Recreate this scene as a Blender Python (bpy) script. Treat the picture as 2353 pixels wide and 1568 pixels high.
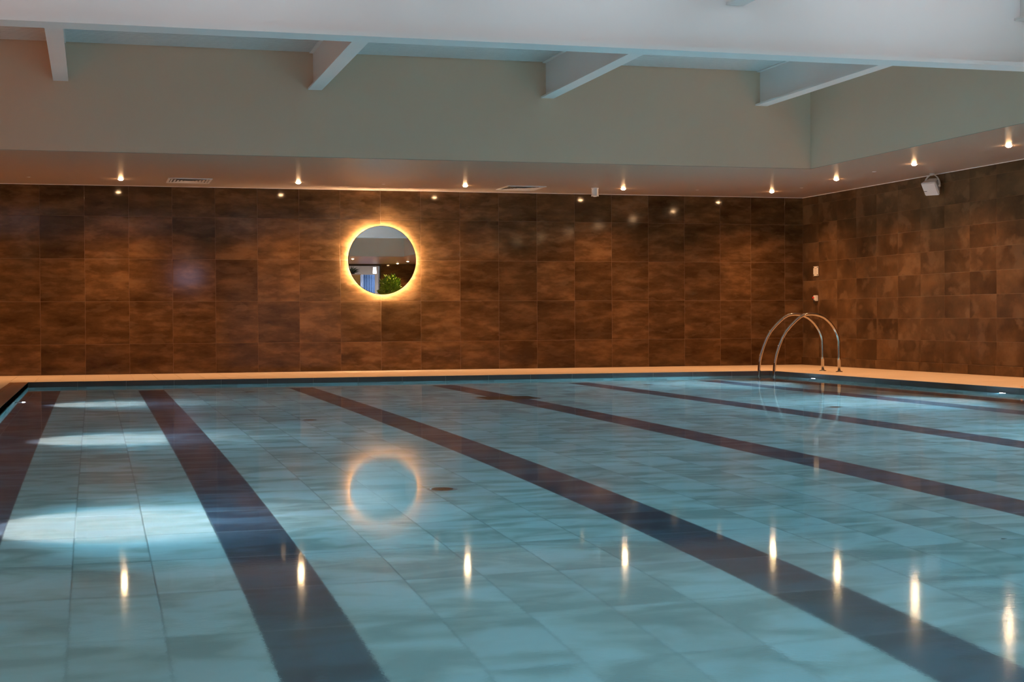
import bpy, bmesh, math, random
from mathutils import Vector, Matrix
random.seed(7)
for o in list(bpy.data.objects):
    bpy.data.objects.remove(o, do_unlink=True)
sc = bpy.context.scene
C = sc.collection
PI = math.pi

# ------------------------------------------------------------------ camera
# deck level is z = 0; the camera stands at the near end of the pool
yaw, pitch, roll = 0.2711, -0.0133, -0.0056
cyw, syw = math.cos(yaw), math.sin(yaw)
fwd = Vector((syw*math.cos(pitch), cyw*math.cos(pitch), math.sin(pitch)))
r0 = Vector((cyw, -syw, 0)); u0 = r0.cross(fwd)
rr = r0*math.cos(roll) + u0*math.sin(roll)
uu = -r0*math.sin(roll) + u0*math.cos(roll)
cd = bpy.data.cameras.new('camera')
cd.sensor_width = 36.0
cd.lens = 3458.8/2353*36
cam = bpy.data.objects.new('camera', cd); C.objects.link(cam)
mw = Matrix((( rr.x, uu.x, -fwd.x, 0), (rr.y, uu.y, -fwd.y, 0), (rr.z, uu.z, -fwd.z, 0.7215), (0, 0, 0, 1)))
cam.matrix_world = mw
cd.clip_start = 0.05
sc.camera = cam

# ------------------------------------------------------------------ world, exposure, light settings
w = bpy.data.worlds.new('world'); sc.world = w; w.use_nodes = True
w.node_tree.nodes['Background'].inputs[0].default_value = (0.02, 0.03, 0.05, 1)
w.node_tree.nodes['Background'].inputs[1].default_value = 0.3
sc.view_settings.view_transform = 'Standard'
sc.view_settings.look = 'None'
sc.view_settings.exposure = 0.0
sc.view_settings.gamma = 1.0
sc.view_settings.use_curve_mapping = False
cy = sc.cycles
cy.use_denoising = True
cy.max_bounces = 10; cy.diffuse_bounces = 5; cy.glossy_bounces = 5; cy.transmission_bounces = 8
cy.sample_clamp_indirect = 10.0
cy.caustics_refractive = True; cy.caustics_reflective = True
cy.blur_glossy = 0.5

WARM = (1.0, 0.50, 0.20)
SPOT_W = 275.0          # each recessed downlight
LENS_E = 240.0          # radiance of its lens
POOL_BEAM = 380.0       # each underwater light, its beam
POOL_WIDE = 1250.0       # and its wide spill
POOL_COL = (1.0, 0.92, 0.98)
WIDE_COL = (0.25, 0.68, 0.97)
HALO_E = 470.0         # LED ring behind the mirror
HALL_W = 170.0  # each ceiling panel added to light the lobby
ADDED_WASH_W = 3.3  # each linear light added to brighten the long beam's web
ADDED_UP_W = 1000.0           # each uplight added on the near beam for more light

# ------------------------------------------------------------------ measures
WZ = -0.058             # water level
FZ = -1.212             # pool floor
BY = 21.91              # back wall face
RX = 10.915             # right wall face
LX = -5.9               # left wall face
NY = -6.3               # near wall face
CZ = 2.66               # soffit
UZ = 3.89               # ceiling of the raised well
WX0, WX1, WY0, WY1 = -3.9, 8.93, -0.4, 17.70   # well
PX0, PX1, PY0, PY1 = -0.785, 9.2, 0.5, 19.49   # pool

# ------------------------------------------------------------------ helpers
def tag(o, label=None, cat=None, group=None, kind=None):
    if label: o['label'] = label
    if cat: o['category'] = cat
    if group: o['group'] = group
    if kind: o['kind'] = kind
    return o

def add_box(bm, x0, x1, y0, y1, z0, z1, mi=0):
    v = [bm.verts.new(c) for c in ((x0,y0,z0),(x1,y0,z0),(x1,y1,z0),(x0,y1,z0),(x0,y0,z1),(x1,y0,z1),(x1,y1,z1),(x0,y1,z1))]
    for f in ((0,3,2,1),(4,5,6,7),(0,1,5,4),(1,2,6,5),(2,3,7,6),(3,0,4,7)):
        bm.faces.new([v[i] for i in f]).material_index = mi

def add_ring(bm, prof, n=32, cx=0, cy=0, cz=0, axis='z', close=False):
    """lathe a list of (r, h) about an axis"""
    rings = []
    for r, h in prof:
        ring = []
        if r <= 1e-6:
            p = {'z': (cx, cy, cz+h), 'y': (cx, cy+h, cz), 'x': (cx+h, cy, cz)}[axis]
            ring = [bm.verts.new(p)]
        else:
            for k in range(n):
                a = 2*PI*k/n; c, s = r*math.cos(a), r*math.sin(a)
                p = {'z': (cx+c, cy+s, cz+h), 'y': (cx+c, cy+h, cz+s), 'x': (cx+h, cy+c, cz+s)}[axis]
                ring.append(bm.verts.new(p))
        rings.append(ring)
    if close: rings.append(rings[0])
    for a, b in zip(rings, rings[1:]):
        for k in range(n):
            k2 = (k+1) % n
            if len(a) == 1 and len(b) == 1: continue
            if len(a) == 1: bm.faces.new((a[0], b[k], b[k2]))
            elif len(b) == 1: bm.faces.new((a[k], a[k2], b[0]))
            else: bm.faces.new((a[k], a[k2], b[k2], b[k]))

def add_tube(bm, pts, r, n=12, caps=True):
    pts = [Vector(p) for p in pts]
    T = []
    for i in range(len(pts)):
        a = pts[max(i-1, 0)]; b = pts[min(i+1, len(pts)-1)]
        T.append((b-a).normalized())
    nrm = T[0].orthogonal().normalized()
    rings = []
    for p, t in zip(pts, T):
        nrm = (nrm - t*nrm.dot(t)).normalized(); bn = t.cross(nrm)
        rings.append([bm.verts.new(p + (nrm*math.cos(2*PI*k/n) + bn*math.sin(2*PI*k/n))*r) for k in range(n)])
    for a, b in zip(rings, rings[1:]):
        for k in range(n):
            bm.faces.new((a[k], a[(k+1) % n], b[(k+1) % n], b[k]))
    if caps:
        bm.faces.new(rings[0][::-1]); bm.faces.new(rings[-1])

def mesh_from(name, bm, mats, smooth=False, fix=True):
    if fix: bmesh.ops.recalc_face_normals(bm, faces=bm.faces)
    me = bpy.data.meshes.new(name); bm.to_mesh(me); bm.free()
    for m in (mats if isinstance(mats, (list, tuple)) else [mats]): me.materials.append(m)
    if smooth:
        for p in me.polygons: p.use_smooth = True
    return me

def link(name, me, parent=None, loc=(0,0,0), rot=(0,0,0)):
    o = bpy.data.objects.new(name, me); C.objects.link(o)
    o.location = loc; o.rotation_euler = rot
    if parent: o.parent = parent
    return o

def obj(name, bm, mats, parent=None, loc=(0,0,0), rot=(0,0,0), smooth=False):
    return link(name, mesh_from(name, bm, mats, smooth), parent, loc, rot)

def empty(name, loc=(0,0,0), rot=(0,0,0), parent=None):
    o = bpy.data.objects.new(name, None); C.objects.link(o); o.empty_display_size = 0.1
    o.location = loc; o.rotation_euler = rot
    if parent: o.parent = parent
    return o

def copy_tree(o, parent=None):
    c = o.copy(); C.objects.link(c); c.parent = parent
    for ch in list(o.children): copy_tree(ch, c)
    return c

def new_bm(): return bmesh.new()

# ------------------------------------------------------------------ materials
def mat(name):
    m = bpy.data.materials.new(name); m.use_nodes = True
    nt = m.node_tree; b = nt.nodes['Principled BSDF']
    return m, nt, b

def N(nt, t, **kw):
    n = nt.nodes.new(t)
    for k, v in kw.items(): setattr(n, k, v)
    return n

def plain(name, col, rough=0.5, metal=0.0, bump=0.0, bscale=60, vary=0.0, vscale=3.0, spec=0.5):
    m, nt, b = mat(name)
    b.inputs['Roughness'].default_value = rough
    b.inputs['Metallic'].default_value = metal
    b.inputs['Specular IOR Level'].default_value = spec
    geo = N(nt, 'ShaderNodeNewGeometry')
    nz = N(nt, 'ShaderNodeTexNoise'); nz.inputs['Scale'].default_value = vscale; nz.inputs['Detail'].default_value = 4
    nt.links.new(geo.outputs['Position'], nz.inputs['Vector'])
    mx = N(nt, 'ShaderNodeMix', data_type='RGBA')
    mx.inputs[6].default_value = (*[c*(1-vary) for c in col], 1)
    mx.inputs[7].default_value = (*[min(1, c*(1+vary)) for c in col], 1)
    nt.links.new(nz.outputs['Fac'], mx.inputs[0]); nt.links.new(mx.outputs[2], b.inputs['Base Color'])
    if bump:
        n2 = N(nt, 'ShaderNodeTexNoise'); n2.inputs['Scale'].default_value = bscale; n2.inputs['Detail'].default_value = 3
        nt.links.new(geo.outputs['Position'], n2.inputs['Vector'])
        bp = N(nt, 'ShaderNodeBump'); bp.inputs['Strength'].default_value = bump; bp.inputs['Distance'].default_value = 0.003
        nt.links.new(n2.outputs['Fac'], bp.inputs['Height']); nt.links.new(bp.outputs['Normal'], b.inputs['Normal'])
    return m

def emit(name, col, strength):
    m = bpy.data.materials.new(name); m.use_nodes = True; nt = m.node_tree
    nt.nodes.remove(nt.nodes['Principled BSDF'])
    e = N(nt, 'ShaderNodeEmission'); e.inputs[0].default_value = (*col, 1); e.inputs[1].default_value = strength
    nt.links.new(e.outputs[0], nt.nodes['Material Output'].inputs[0])
    return m

def wall_tile(name, rot_axis):
    """rusty brown porcelain: cloudy, horizontally drawn patches, every tile its own"""
    m, nt, b = mat(name); L = nt.links.new
    geo = N(nt, 'ShaderNodeNewGeometry'); oi = N(nt, 'ShaderNodeObjectInfo')
    off = N(nt, 'ShaderNodeVectorMath', operation='SCALE'); off.inputs[0].default_value = (37.1, 19.7, 53.3)
    L(oi.outputs['Random'], off.inputs['Scale'])
    add = N(nt, 'ShaderNodeVectorMath', operation='ADD'); L(geo.outputs['Position'], add.inputs[0]); L(off.outputs[0], add.inputs[1])
    mp = N(nt, 'ShaderNodeMapping'); mp.inputs['Scale'].default_value = (1, 1, 2.8) if rot_axis == 'x' else (0.8, 0.8, 1.1)
    L(add.outputs[0], mp.inputs['Vector'])
    n1 = N(nt, 'ShaderNodeTexNoise'); n1.inputs['Scale'].default_value = 2.0; n1.inputs['Detail'].default_value = 6; n1.inputs['Roughness'].default_value = 0.6; n1.inputs['Distortion'].default_value = 0.0
    n2 = N(nt, 'ShaderNodeTexNoise'); n2.inputs['Scale'].default_value = 3.6; n2.inputs['Detail'].default_value = 4; n2.inputs['Distortion'].default_value = 0.15
    L(mp.outputs[0], n1.inputs['Vector']); L(mp.outputs[0], n2.inputs['Vector'])
    r1 = N(nt, 'ShaderNodeValToRGB'); e = r1.color_ramp.elements
    e[0].position = 0.33; e[0].color = (0.042, 0.020, 0.0075, 1)
    e[1].position = 0.68; e[1].color = (0.138, 0.070, 0.029, 1)
    k = r1.color_ramp.elements.new(0.52); k.color = (0.080, 0.040, 0.016, 1)
    L(n1.outputs['Fac'], r1.inputs[0])
    r2 = N(nt, 'ShaderNodeValToRGB'); e = r2.color_ramp.elements
    e[0].position = 0.54; e[0].color = (0, 0, 0, 1); e[1].position = 0.62; e[1].color = (1, 1, 1, 1)
    L(n2.outputs['Fac'], r2.inputs[0])
    mx = N(nt, 'ShaderNodeMix', data_type='RGBA'); L(r1.outputs[0], mx.inputs[6]); mx.inputs[7].default_value = (0.15, 0.085, 0.042, 1)
    sc1 = N(nt, 'ShaderNodeMath', operation='MULTIPLY'); sc1.inputs[1].default_value = 0.26 if rot_axis == 'x' else 0.55; L(r2.outputs[0], sc1.inputs[0]); L(sc1.outputs[0], mx.inputs[0])
    # tile to tile tone
    mr = N(nt, 'ShaderNodeMapRange'); mr.inputs[3].default_value, mr.inputs[4].default_value = (0.74, 1.22) if rot_axis == 'x' else (0.84, 1.14); L(oi.outputs['Random'], mr.inputs[0])
    hs = N(nt, 'ShaderNodeHueSaturation'); L(mr.outputs[0], hs.inputs['Value']); L(mx.outputs[2], hs.inputs['Color'])
    L(hs.outputs[0], b.inputs['Base Color'])
    rr_ = N(nt, 'ShaderNodeMapRange'); lo_, hi_ = (0.055, 0.10) if rot_axis == 'x' else (0.36, 0.50); rr_.inputs[3].default_value = lo_; rr_.inputs[4].default_value = hi_; b.inputs['Specular IOR Level'].default_value = 0.24 if rot_axis == 'x' else 0.20; L(n2.outputs['Fac'], rr_.inputs[0]); L(rr_.outputs[0], b.inputs['Roughness'])
    bp = N(nt, 'ShaderNodeBump'); bp.inputs['Strength'].default_value = 0.03; bp.inputs['Distance'].default_value = 0.003
    L(n1.outputs['Fac'], bp.inputs['Height']); L(bp.outputs[0], b.inputs['Normal'])
    return m

def slate(name, c_lo, c_hi, c_warm, tone=0.12):
    m, nt, b = mat(name); L = nt.links.new
    geo = N(nt, 'ShaderNodeNewGeometry'); oi = N(nt, 'ShaderNodeObjectInfo')
    # tile cell -> random offset, so joined tiles differ too
    mp0 = N(nt, 'ShaderNodeMapping'); mp0.inputs['Location'].default_value = (-0.5282/0.3092, -4.43/0.632, 0); mp0.inputs['Scale'].default_value = (1/0.3092, 1/0.632, 0.0)
    L(geo.outputs['Position'], mp0.inputs['Vector'])
    fl = N(nt, 'ShaderNodeVectorMath', operation='FLOOR'); L(mp0.outputs[0], fl.inputs[0])
    wn = N(nt, 'ShaderNodeTexWhiteNoise', noise_dimensions='3D'); L(fl.outputs[0], wn.inputs['Vector'])
    off = N(nt, 'ShaderNodeVectorMath', operation='SCALE'); off.inputs['Scale'].default_value = 31.0; L(wn.outputs['Color'], off.inputs[0])
    add = N(nt, 'ShaderNodeVectorMath', operation='ADD'); L(geo.outputs['Position'], add.inputs[0]); L(off.outputs[0], add.inputs[1])
    mp = N(nt, 'ShaderNodeMapping'); mp.inputs['Rotation'].default_value = (0, 0, 0.55); mp.inputs['Scale'].default_value = (1.0, 2.3, 1)
    L(add.outputs[0], mp.inputs['Vector'])
    n1 = N(nt, 'ShaderNodeTexNoise'); n1.inputs['Scale'].default_value = 1.9; n1.inputs['Detail'].default_value = 7; n1.inputs['Roughness'].default_value = 0.55; n1.inputs['Distortion'].default_value = 0.7
    L(mp.outputs[0], n1.inputs['Vector'])
    n3 = N(nt, 'ShaderNodeTexNoise'); n3.inputs['Scale'].default_value = 14; n3.inputs['Detail'].default_value = 4
    L(mp.outputs[0], n3.inputs['Vector'])
    r1 = N(nt, 'ShaderNodeValToRGB'); e = r1.color_ramp.elements
    e[0].position = 0.40; e[0].color = (*c_lo, 1); e[1].position = 0.57; e[1].color = (*c_hi, 1)
    k = r1.color_ramp.elements.new(0.47); k.color = (*c_warm, 1)
    L(n1.outputs['Fac'], r1.inputs[0])
    mr = N(nt, 'ShaderNodeMapRange'); mr.inputs[3].default_value = 1-tone; mr.inputs[4].default_value = 1+tone; L(wn.outputs['Value'], mr.inputs[0])
    m3 = N(nt, 'ShaderNodeMapRange'); m3.inputs[3].default_value = 0.9; m3.inputs[4].default_value = 1.1; L(n3.outputs['Fac'], m3.inputs[0])
    mm = N(nt, 'ShaderNodeMath', operation='MULTIPLY'); L(mr.outputs[0], mm.inputs[0]); L(m3.outputs[0], mm.inputs[1])
    hs = N(nt, 'ShaderNodeHueSaturation'); L(mm.outputs[0], hs.inputs['Value']); L(r1.outputs[0], hs.inputs['Color'])
    L(hs.outputs[0], b.inputs['Base Color'])
    b.inputs['Roughness'].default_value = 0.6
    bp = N(nt, 'ShaderNodeBump'); bp.inputs['Strength'].default_value = 0.25; bp.inputs['Distance'].default_value = 0.004
    L(n1.outputs['Fac'], bp.inputs['Height']); L(bp.outputs[0], b.inputs['Normal'])
    return m

M_tile_b = wall_tile('brown_wall_tile', 'x')
M_tile_r = wall_tile('brown_wall_tile_side', 'y')
M_grout = plain('brown_grout', (0.14, 0.076, 0.038), 0.8, vary=0.4)
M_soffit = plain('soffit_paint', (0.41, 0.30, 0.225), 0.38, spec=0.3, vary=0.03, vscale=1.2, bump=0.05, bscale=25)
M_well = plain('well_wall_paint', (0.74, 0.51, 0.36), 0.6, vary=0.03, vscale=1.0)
M_white = plain('white_steel_paint', (0.87, 0.80, 0.77), 0.5, vary=0.03, vscale=2.0)
M_white2 = plain('white_plastic', (0.72, 0.70, 0.68), 0.35)
M_slat = plain('white_board_paint', (0.76, 0.71, 0.68), 0.5, vary=0.05, vscale=4)
M_groove = plain('board_groove', (0.30, 0.31, 0.30), 0.8)
M_deck = plain('sandstone_deck_tile', (0.43, 0.34, 0.265), 0.5, vary=0.12, vscale=2.5, bump=0.2, bscale=40)
M_deckgrout = plain('deck_grout', (0.56, 0.46, 0.36), 0.8)
M_coping = plain('brown_coping_tile', (0.21, 0.105, 0.045), 0.25, vary=0.2, vscale=5)
M_coping2 = plain('dark_waterline_tile', (0.050, 0.034, 0.030), 0.35, vary=0.2, vscale=5)
M_light = slate('pale_slate_pool_tile', (0.31, 0.34, 0.30), (0.50, 0.54, 0.50), (0.42, 0.44, 0.38), 0.10)
M_dark = slate('dark_slate_pool_tile', (0.018, 0.030, 0.046), (0.050, 0.074, 0.100), (0.030, 0.040, 0.054), 0.18)
M_pgrout = plain('pool_grout', (0.17, 0.18, 0.17), 0.9)
M_dgrout = plain('pale_pool_grout', (0.32, 0.34, 0.34), 0.9)
M_chrome = plain('polished_steel', (0.55, 0.50, 0.45), 0.07, metal=1.0)
M_steel = plain('brushed_steel', (0.45, 0.44, 0.42), 0.35, metal=1.0)
M_black = plain('black_plastic', (0.02, 0.02, 0.02), 0.4)
M_darkframe = plain('dark_metal_frame', (0.03, 0.022, 0.018), 0.4, metal=0.3)
M_grate = plain('dark_grate', (0.05, 0.045, 0.03), 0.6)
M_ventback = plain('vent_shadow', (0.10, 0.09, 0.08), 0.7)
M_red = plain('red_plastic', (0.55, 0.02, 0.02), 0.4)
M_lens = emit('downlight_lens', (1.0, 0.58, 0.28), LENS_E)
M_plens = emit('pool_light_lens', (0.80, 0.80, 1.0), 90.0)
M_led = emit('mirror_led_strip', (1.0, 0.72, 0.44), HALO_E)
M_screen = emit('bright_screen', (0.76, 0.68, 1.0), 9.0)

def mirror_mat():
    m, nt, b = mat('mirror_glass'); b.inputs['Metallic'].default_value = 1; b.inputs['Roughness'].default_value = 0.0
    b.inputs['Base Color'].default_value = (0.80, 0.83, 0.83, 1); return m
M_mirror = mirror_mat()

def water_mat():
    m = bpy.data.materials.new('pool_water'); m.use_nodes = True; nt = m.node_tree; L = nt.links.new
    nt.nodes.remove(nt.nodes['Principled BSDF'])
    g = N(nt, 'ShaderNodeBsdfGlass'); g.inputs['IOR'].default_value = 1.333; g.inputs['Roughness'].default_value = 0.05
    g.inputs['Color'].default_value = (0.83, 0.97, 1.0, 1)
    geo = N(nt, 'ShaderNodeNewGeometry')
    n1 = N(nt, 'ShaderNodeTexNoise'); n1.inputs['Scale'].default_value = 22; n1.inputs['Detail'].default_value = 3
    L(geo.outputs['Position'], n1.inputs['Vector'])
    n1.inputs['Scale'].default_value = 60
    sep = N(nt, 'ShaderNodeSeparateXYZ'); L(geo.outputs['Position'], sep.inputs[0])
    my = N(nt, 'ShaderNodeMapRange'); my.inputs[1].default_value = 4.7; my.inputs[2].default_value = 3.2; my.inputs[3].default_value = 0.0; my.inputs[4].default_value = 1.0
    L(sep.outputs['Y'], my.inputs[0])
    rg_ = N(nt, 'ShaderNodeMapRange'); rg_.inputs[3].default_value = 0.052; rg_.inputs[4].default_value = 0.085; L(my.outputs[0], rg_.inputs[0]); L(rg_.outputs[0], g.inputs['Roughness'])
    st = N(nt, 'ShaderNodeMapRange'); st.inputs[3].default_value = 0.010; st.inputs[4].default_value = 0.045; L(my.outputs[0], st.inputs[0])
    bp = N(nt, 'ShaderNodeBump'); bp.inputs['Distance'].default_value = 0.004; L(st.outputs[0], bp.inputs['Strength'])
    L(n1.outputs['Fac'], bp.inputs['Height']); L(bp.outputs[0], g.inputs['Normal'])
    L(g.outputs[0], nt.nodes['Material Output'].inputs[0])
    return m
M_water = water_mat()

# ------------------------------------------------------------------ tiles
_tc = {}
def tile_mesh(w_, h_, t, plane, m, gap=0.004, bev=0.002):
    """a tile of pitch w_ x h_ seen in a plane; front face on the local origin plane, corner at origin"""
    key = (round(w_, 4), round(h_, 4), t, plane, m.name)
    if key in _tc: return _tc[key]
    bm = new_bm(); g = gap/2
    def P(a, b, d):
        return {'back': (a, d, b), 'right': (d, a, b), 'floor': (a, b, -d), 'near': (a, -d, b), 'left': (-d, a, b)}[plane]
    a0, a1, b0, b1 = g, w_-g, g, h_-g
    f = [bm.verts.new(P(x, y, 0)) for x, y in ((a0+bev, b0+bev), (a1-bev, b0+bev), (a1-bev, b1-bev), (a0+bev, b1-bev))]
    s = [bm.verts.new(P(x, y, bev*0.6)) for x, y in ((a0, b0), (a1, b0), (a1, b1), (a0, b1))]
    k = [bm.verts.new(P(x, y, t)) for x, y in ((a0, b0), (a1, b0), (a1, b1), (a0, b1))]
    bm.faces.new(f); bm.faces.new(k[::-1])
    for i in range(4):
        j = (i+1) % 4
        bm.faces.new((f[i], s[i], s[j], f[j])); bm.faces.new((s[i], k[i], k[j], s[j]))
    me = mesh_from('tile', bm, m); _tc[key] = me
    return me

def merged_tiles(name, items, plane, m, t, parent, off, gap=0.004):
    """items: (a0, b0, w, h) -> one joined mesh of real tiles"""
    verts, faces = [], []
    for a0, b0, w_, h_ in items:
        me = tile_mesh(w_, h_, t, plane, m, gap)
        base = len(verts)
        o = {'back': (a0, off, b0), 'right': (off, a0, b0), 'floor': (a0, b0, off), 'near': (a0, off, b0), 'left': (off, a0, b0)}[plane]
        for v in me.vertices: verts.append((v.co.x+o[0], v.co.y+o[1], v.co.z+o[2]))
        for p in me.polygons: faces.append([base+i for i in p.vertices])
    if not verts: return None
    me = bpy.data.meshes.new(name); me.from_pydata(verts, [], faces); me.materials.append(m)
    o = link(name, me, parent); o['kind'] = 'stuff'; return o

def lay(parent, items, plane, m, t, off, name='tile', gap=0.004):
    for a0, b0, w_, h_ in items:
        me = tile_mesh(w_, h_, t, plane, m, gap)
        o = {'back': (a0, off, b0), 'right': (off, a0, b0), 'floor': (a0, b0, off), 'near': (a0, off, b0), 'left': (off, a0, b0)}[plane]
        link(name, me, parent, o)

# ------------------------------------------------------------------ room shell
T = 0.010
# back wall
bm = new_bm(); add_box(bm, LX-0.2, RX+0.2, BY+0.0016, BY+0.2, -0.15, CZ+0.1)
wall_back = tag(obj('wall_back', bm, M_grout), kind='structure')
xs = [-0.7102+0.6*i for i in range(-9, 18)] + [10.015, 10.600, RX]
xs = [LX] + [x for x in xs if x > LX+0.05]
zs = [0.0, 0.4265, 1.0265, 1.6265, 2.2265, CZ]
vis, rest = [], []
for a, b in zip(xs, xs[1:]):
    for c, d in zip(zs, zs[1:]):
        (vis if b > -2.0 else rest).append((a, c, b-a, d-c))
lay(wall_back, vis, 'back', M_tile_b, T, BY)
merged_tiles('tile_field', rest, 'back', M_tile_b, T, wall_back, BY)
# right wall
bm = new_bm(); add_box(bm, RX+0.0016, RX+0.2, NY-0.2, BY+0.2, -0.15, CZ+0.1)
wall_right = tag(obj('wall_right', bm, M_grout), kind='structure')
ys = [BY] + [21.3675-0.6*i for i in range(0, 47)]
ys = [y for y in ys if y > NY+0.05] + [NY]; ys = ys[::-1]
zr = [0.1265+0.3*i for i in range(9)] + [CZ]
vis, rest = [], []
for a, b in zip(ys, ys[1:]):
    for c, d in zip(zr, zr[1:]):
        (vis if a > 11.0 else rest).append((a, c, b-a, d-c))
lay(wall_right, vis, 'right', M_tile_r, T, RX)
merged_tiles('tile_field', rest, 'right', M_tile_r, T, wall_right, RX)
# skirting of the right wall: a low tile row standing a little proud
bm = new_bm(); add_box(bm, RX-0.020, RX-0.001, NY, BY, 0.0, 0.1225)
base_r = tag(obj('baseboard_right', bm, M_grout), kind='structure')
lay(base_r, [(a, 0, b-a, 0.1265) for a, b in zip(ys, ys[1:]) if a > 11], 'right', M_tile_r, T, RX-0.030)
merged_tiles('tile_field', [(a, 0, b-a, 0.1265) for a, b in zip(ys, ys[1:]) if a <= 11], 'right', M_tile_r, T, base_r, RX-0.030)
# left wall and near wall
bm = new_bm(); add_box(bm, LX-0.2, LX-0.003, NY-0.2, BY+0.2, -0.15, CZ+0.1)
wall_left = tag(obj('wall_left', bm, M_grout), kind='structure')
yl = [NY+0.6*i for i in range(48)]; yl = [y for y in yl if y < BY-0.05]+[BY]
merged_tiles('tile_field', [(a, c, b-a, d-c) for a, b in zip(yl, yl[1:]) for c, d in zip(zs, zs[1:])], 'left', M_tile_r, T, wall_left, LX)
OX0, OX1 = 4.2, 9.30          # opening to the lobby in the near wall
bm = new_bm()
add_box(bm, OX1+0.03, RX+0.2, NY-0.2, NY-0.003, -0.15, CZ+0.1)
add_box(bm, LX-0.2, OX0, NY-0.2, NY-0.003, -0.15, CZ+0.1)
add_box(bm, OX0, OX1+0.03, NY-0.2, NY-0.003, -0.15, 0.0)
wall_near = tag(obj('wall_near', bm, M_grout), kind='structure')
xn = [OX1+0.03, 9.9, 10.5, RX]
merged_tiles('tile_field', [(a, c, b-a, d-c) for a, b in zip(xn, xn[1:]) for c, d in zip(zs, zs[1:])]
    + [(a, c, b-a, d-c) for a, b in zip([LX+0.5612*i for i in range(19)], [LX+0.5612*i for i in range(1, 19)]) if b <= OX0+0.01 for c, d in zip(zs, zs[1:])],
    'near', M_tile_b, T, wall_near, NY)
bm = new_bm()
add_box(bm, OX1-0.02, OX1+0.03, NY-0.2, NY+0.02, 0, CZ); add_box(bm, OX0-0.05, OX0, NY-0.2, NY+0.02, 0, CZ); add_box(bm, OX0, OX1, NY-0.2, NY+0.02, CZ-0.06, CZ)
tag(obj('trim_1', bm, M_darkframe), kind='structure')

# soffit (a frame round the raised well)
bm = new_bm(); t = 0.006
add_box(bm, LX-0.1, RX+0.1, WY1, BY+0.1, CZ, CZ+t)
add_box(bm, LX-0.1, RX+0.1, NY-0.1, WY0, CZ, CZ+t)
add_box(bm, WX1, RX+0.1, WY0, WY1, CZ, CZ+t)
add_box(bm, LX-0.1, WX0, WY0, WY1, CZ, CZ+t)
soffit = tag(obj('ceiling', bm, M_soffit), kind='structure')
# raised well walls
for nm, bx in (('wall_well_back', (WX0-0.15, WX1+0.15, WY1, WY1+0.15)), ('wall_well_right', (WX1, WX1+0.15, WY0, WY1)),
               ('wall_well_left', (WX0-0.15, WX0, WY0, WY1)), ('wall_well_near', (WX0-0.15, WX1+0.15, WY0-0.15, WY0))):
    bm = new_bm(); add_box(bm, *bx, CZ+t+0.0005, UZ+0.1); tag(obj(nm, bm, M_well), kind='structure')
# ceiling of the well: narrow boards with grooves
bm = new_bm(); add_box(bm, WX0-0.1, WX1+0.1, WY0-0.1, WY1+0.1, UZ+0.012, UZ+0.1)
well_ceiling = tag(obj('ceiling_well', bm, M_groove), kind='structure')
bm = new_bm(); y = WY0; pitch_b = 0.058
while y < WY1-0.01:
    add_box(bm, WX0, WX1, y, min(y+pitch_b-0.012, WY1), UZ, UZ+0.0119); y += pitch_b
o = obj('ceiling_board', bm, M_slat, well_ceiling); o['kind'] = 'stuff'
# thin white shadow-gap trim between soffit and tiles
bm = new_bm(); add_box(bm, LX, RX-0.012, BY-0.006, BY-0.001, CZ-0.006, CZ); tag(obj('trim_2', bm, M_white), kind='structure')
bm = new_bm(); add_box(bm, RX-0.012, RX-0.001, NY, BY-0.001, CZ-0.008, CZ); tag(obj('trim_3', bm, M_white), kind='structure')

# ------------------------------------------------------------------ beams
def ibeam_x(name, yc, x0, x1, label):
    root = empty(name, (0.5*(x0+x1), yc, 3.0185))
    dx = 0.5*(x1-x0)
    bm = new_bm(); add_box(bm, -dx, dx, -0.13, 0.13, 0, 0.036); obj('bottom_flange', bm, M_white, root)
    bm = new_bm(); add_box(bm, -dx, dx, -0.03, 0.03, 0.036, UZ-3.0185); obj('web', bm, M_white, root)
    tag(root, label, 'beam'); return root
ibeam_x('main_beam', 12.13, WX0, WX1, 'long white steel beam spanning the whole photo below the top edge')
ibeam_x('main_beam', 3.0, WX0, WX1, 'white steel beam seen only in the round mirror')
for x, lb in ((-1.76, 'leftmost added uplight on the near beam, outside the photo'), (1.10, 'second added uplight from the left on the near beam, outside the photo'), (3.95, 'third added uplight from the left on the near beam, outside the photo'), (6.80, 'rightmost added uplight on the near beam, outside the photo')):
    root = empty('added_beam_uplight', (x, 3.085, 3.0545))  # unseen uplight, added so its ceiling bounce brightens the long beam
    bm = new_bm(); add_box(bm, -0.06, 0.06, -0.03, 0.03, 0.0, 0.05); obj('body', bm, M_white, root)
    bm = new_bm(); add_box(bm, -0.05, 0.05, 0.0301, 0.032, 0.008, 0.042); obj('lens', bm, emit('added_uplight_lens', (0.85, 0.9, 1.0), 3.0), root)
    l = bpy.data.lights.new('lamp', 'SPOT'); l.energy = ADDED_UP_W; l.color = (0.90, 0.93, 1.0); l.spot_size = math.radians(84); l.spot_blend = 1.0; l.shadow_soft_size = 0.03
    l.cycles.use_multiple_importance_sampling = False
    o = bpy.data.objects.new('lamp', l); C.objects.link(o); o.parent = root; o.location = (0, 0.036, 0.025)
    o.rotation_euler = Vector((0, 1, 0.97)).to_track_quat('-Z', 'Y').to_euler()
    tag(root, lb, 'uplight', 'added uplights on the near beam')
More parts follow.
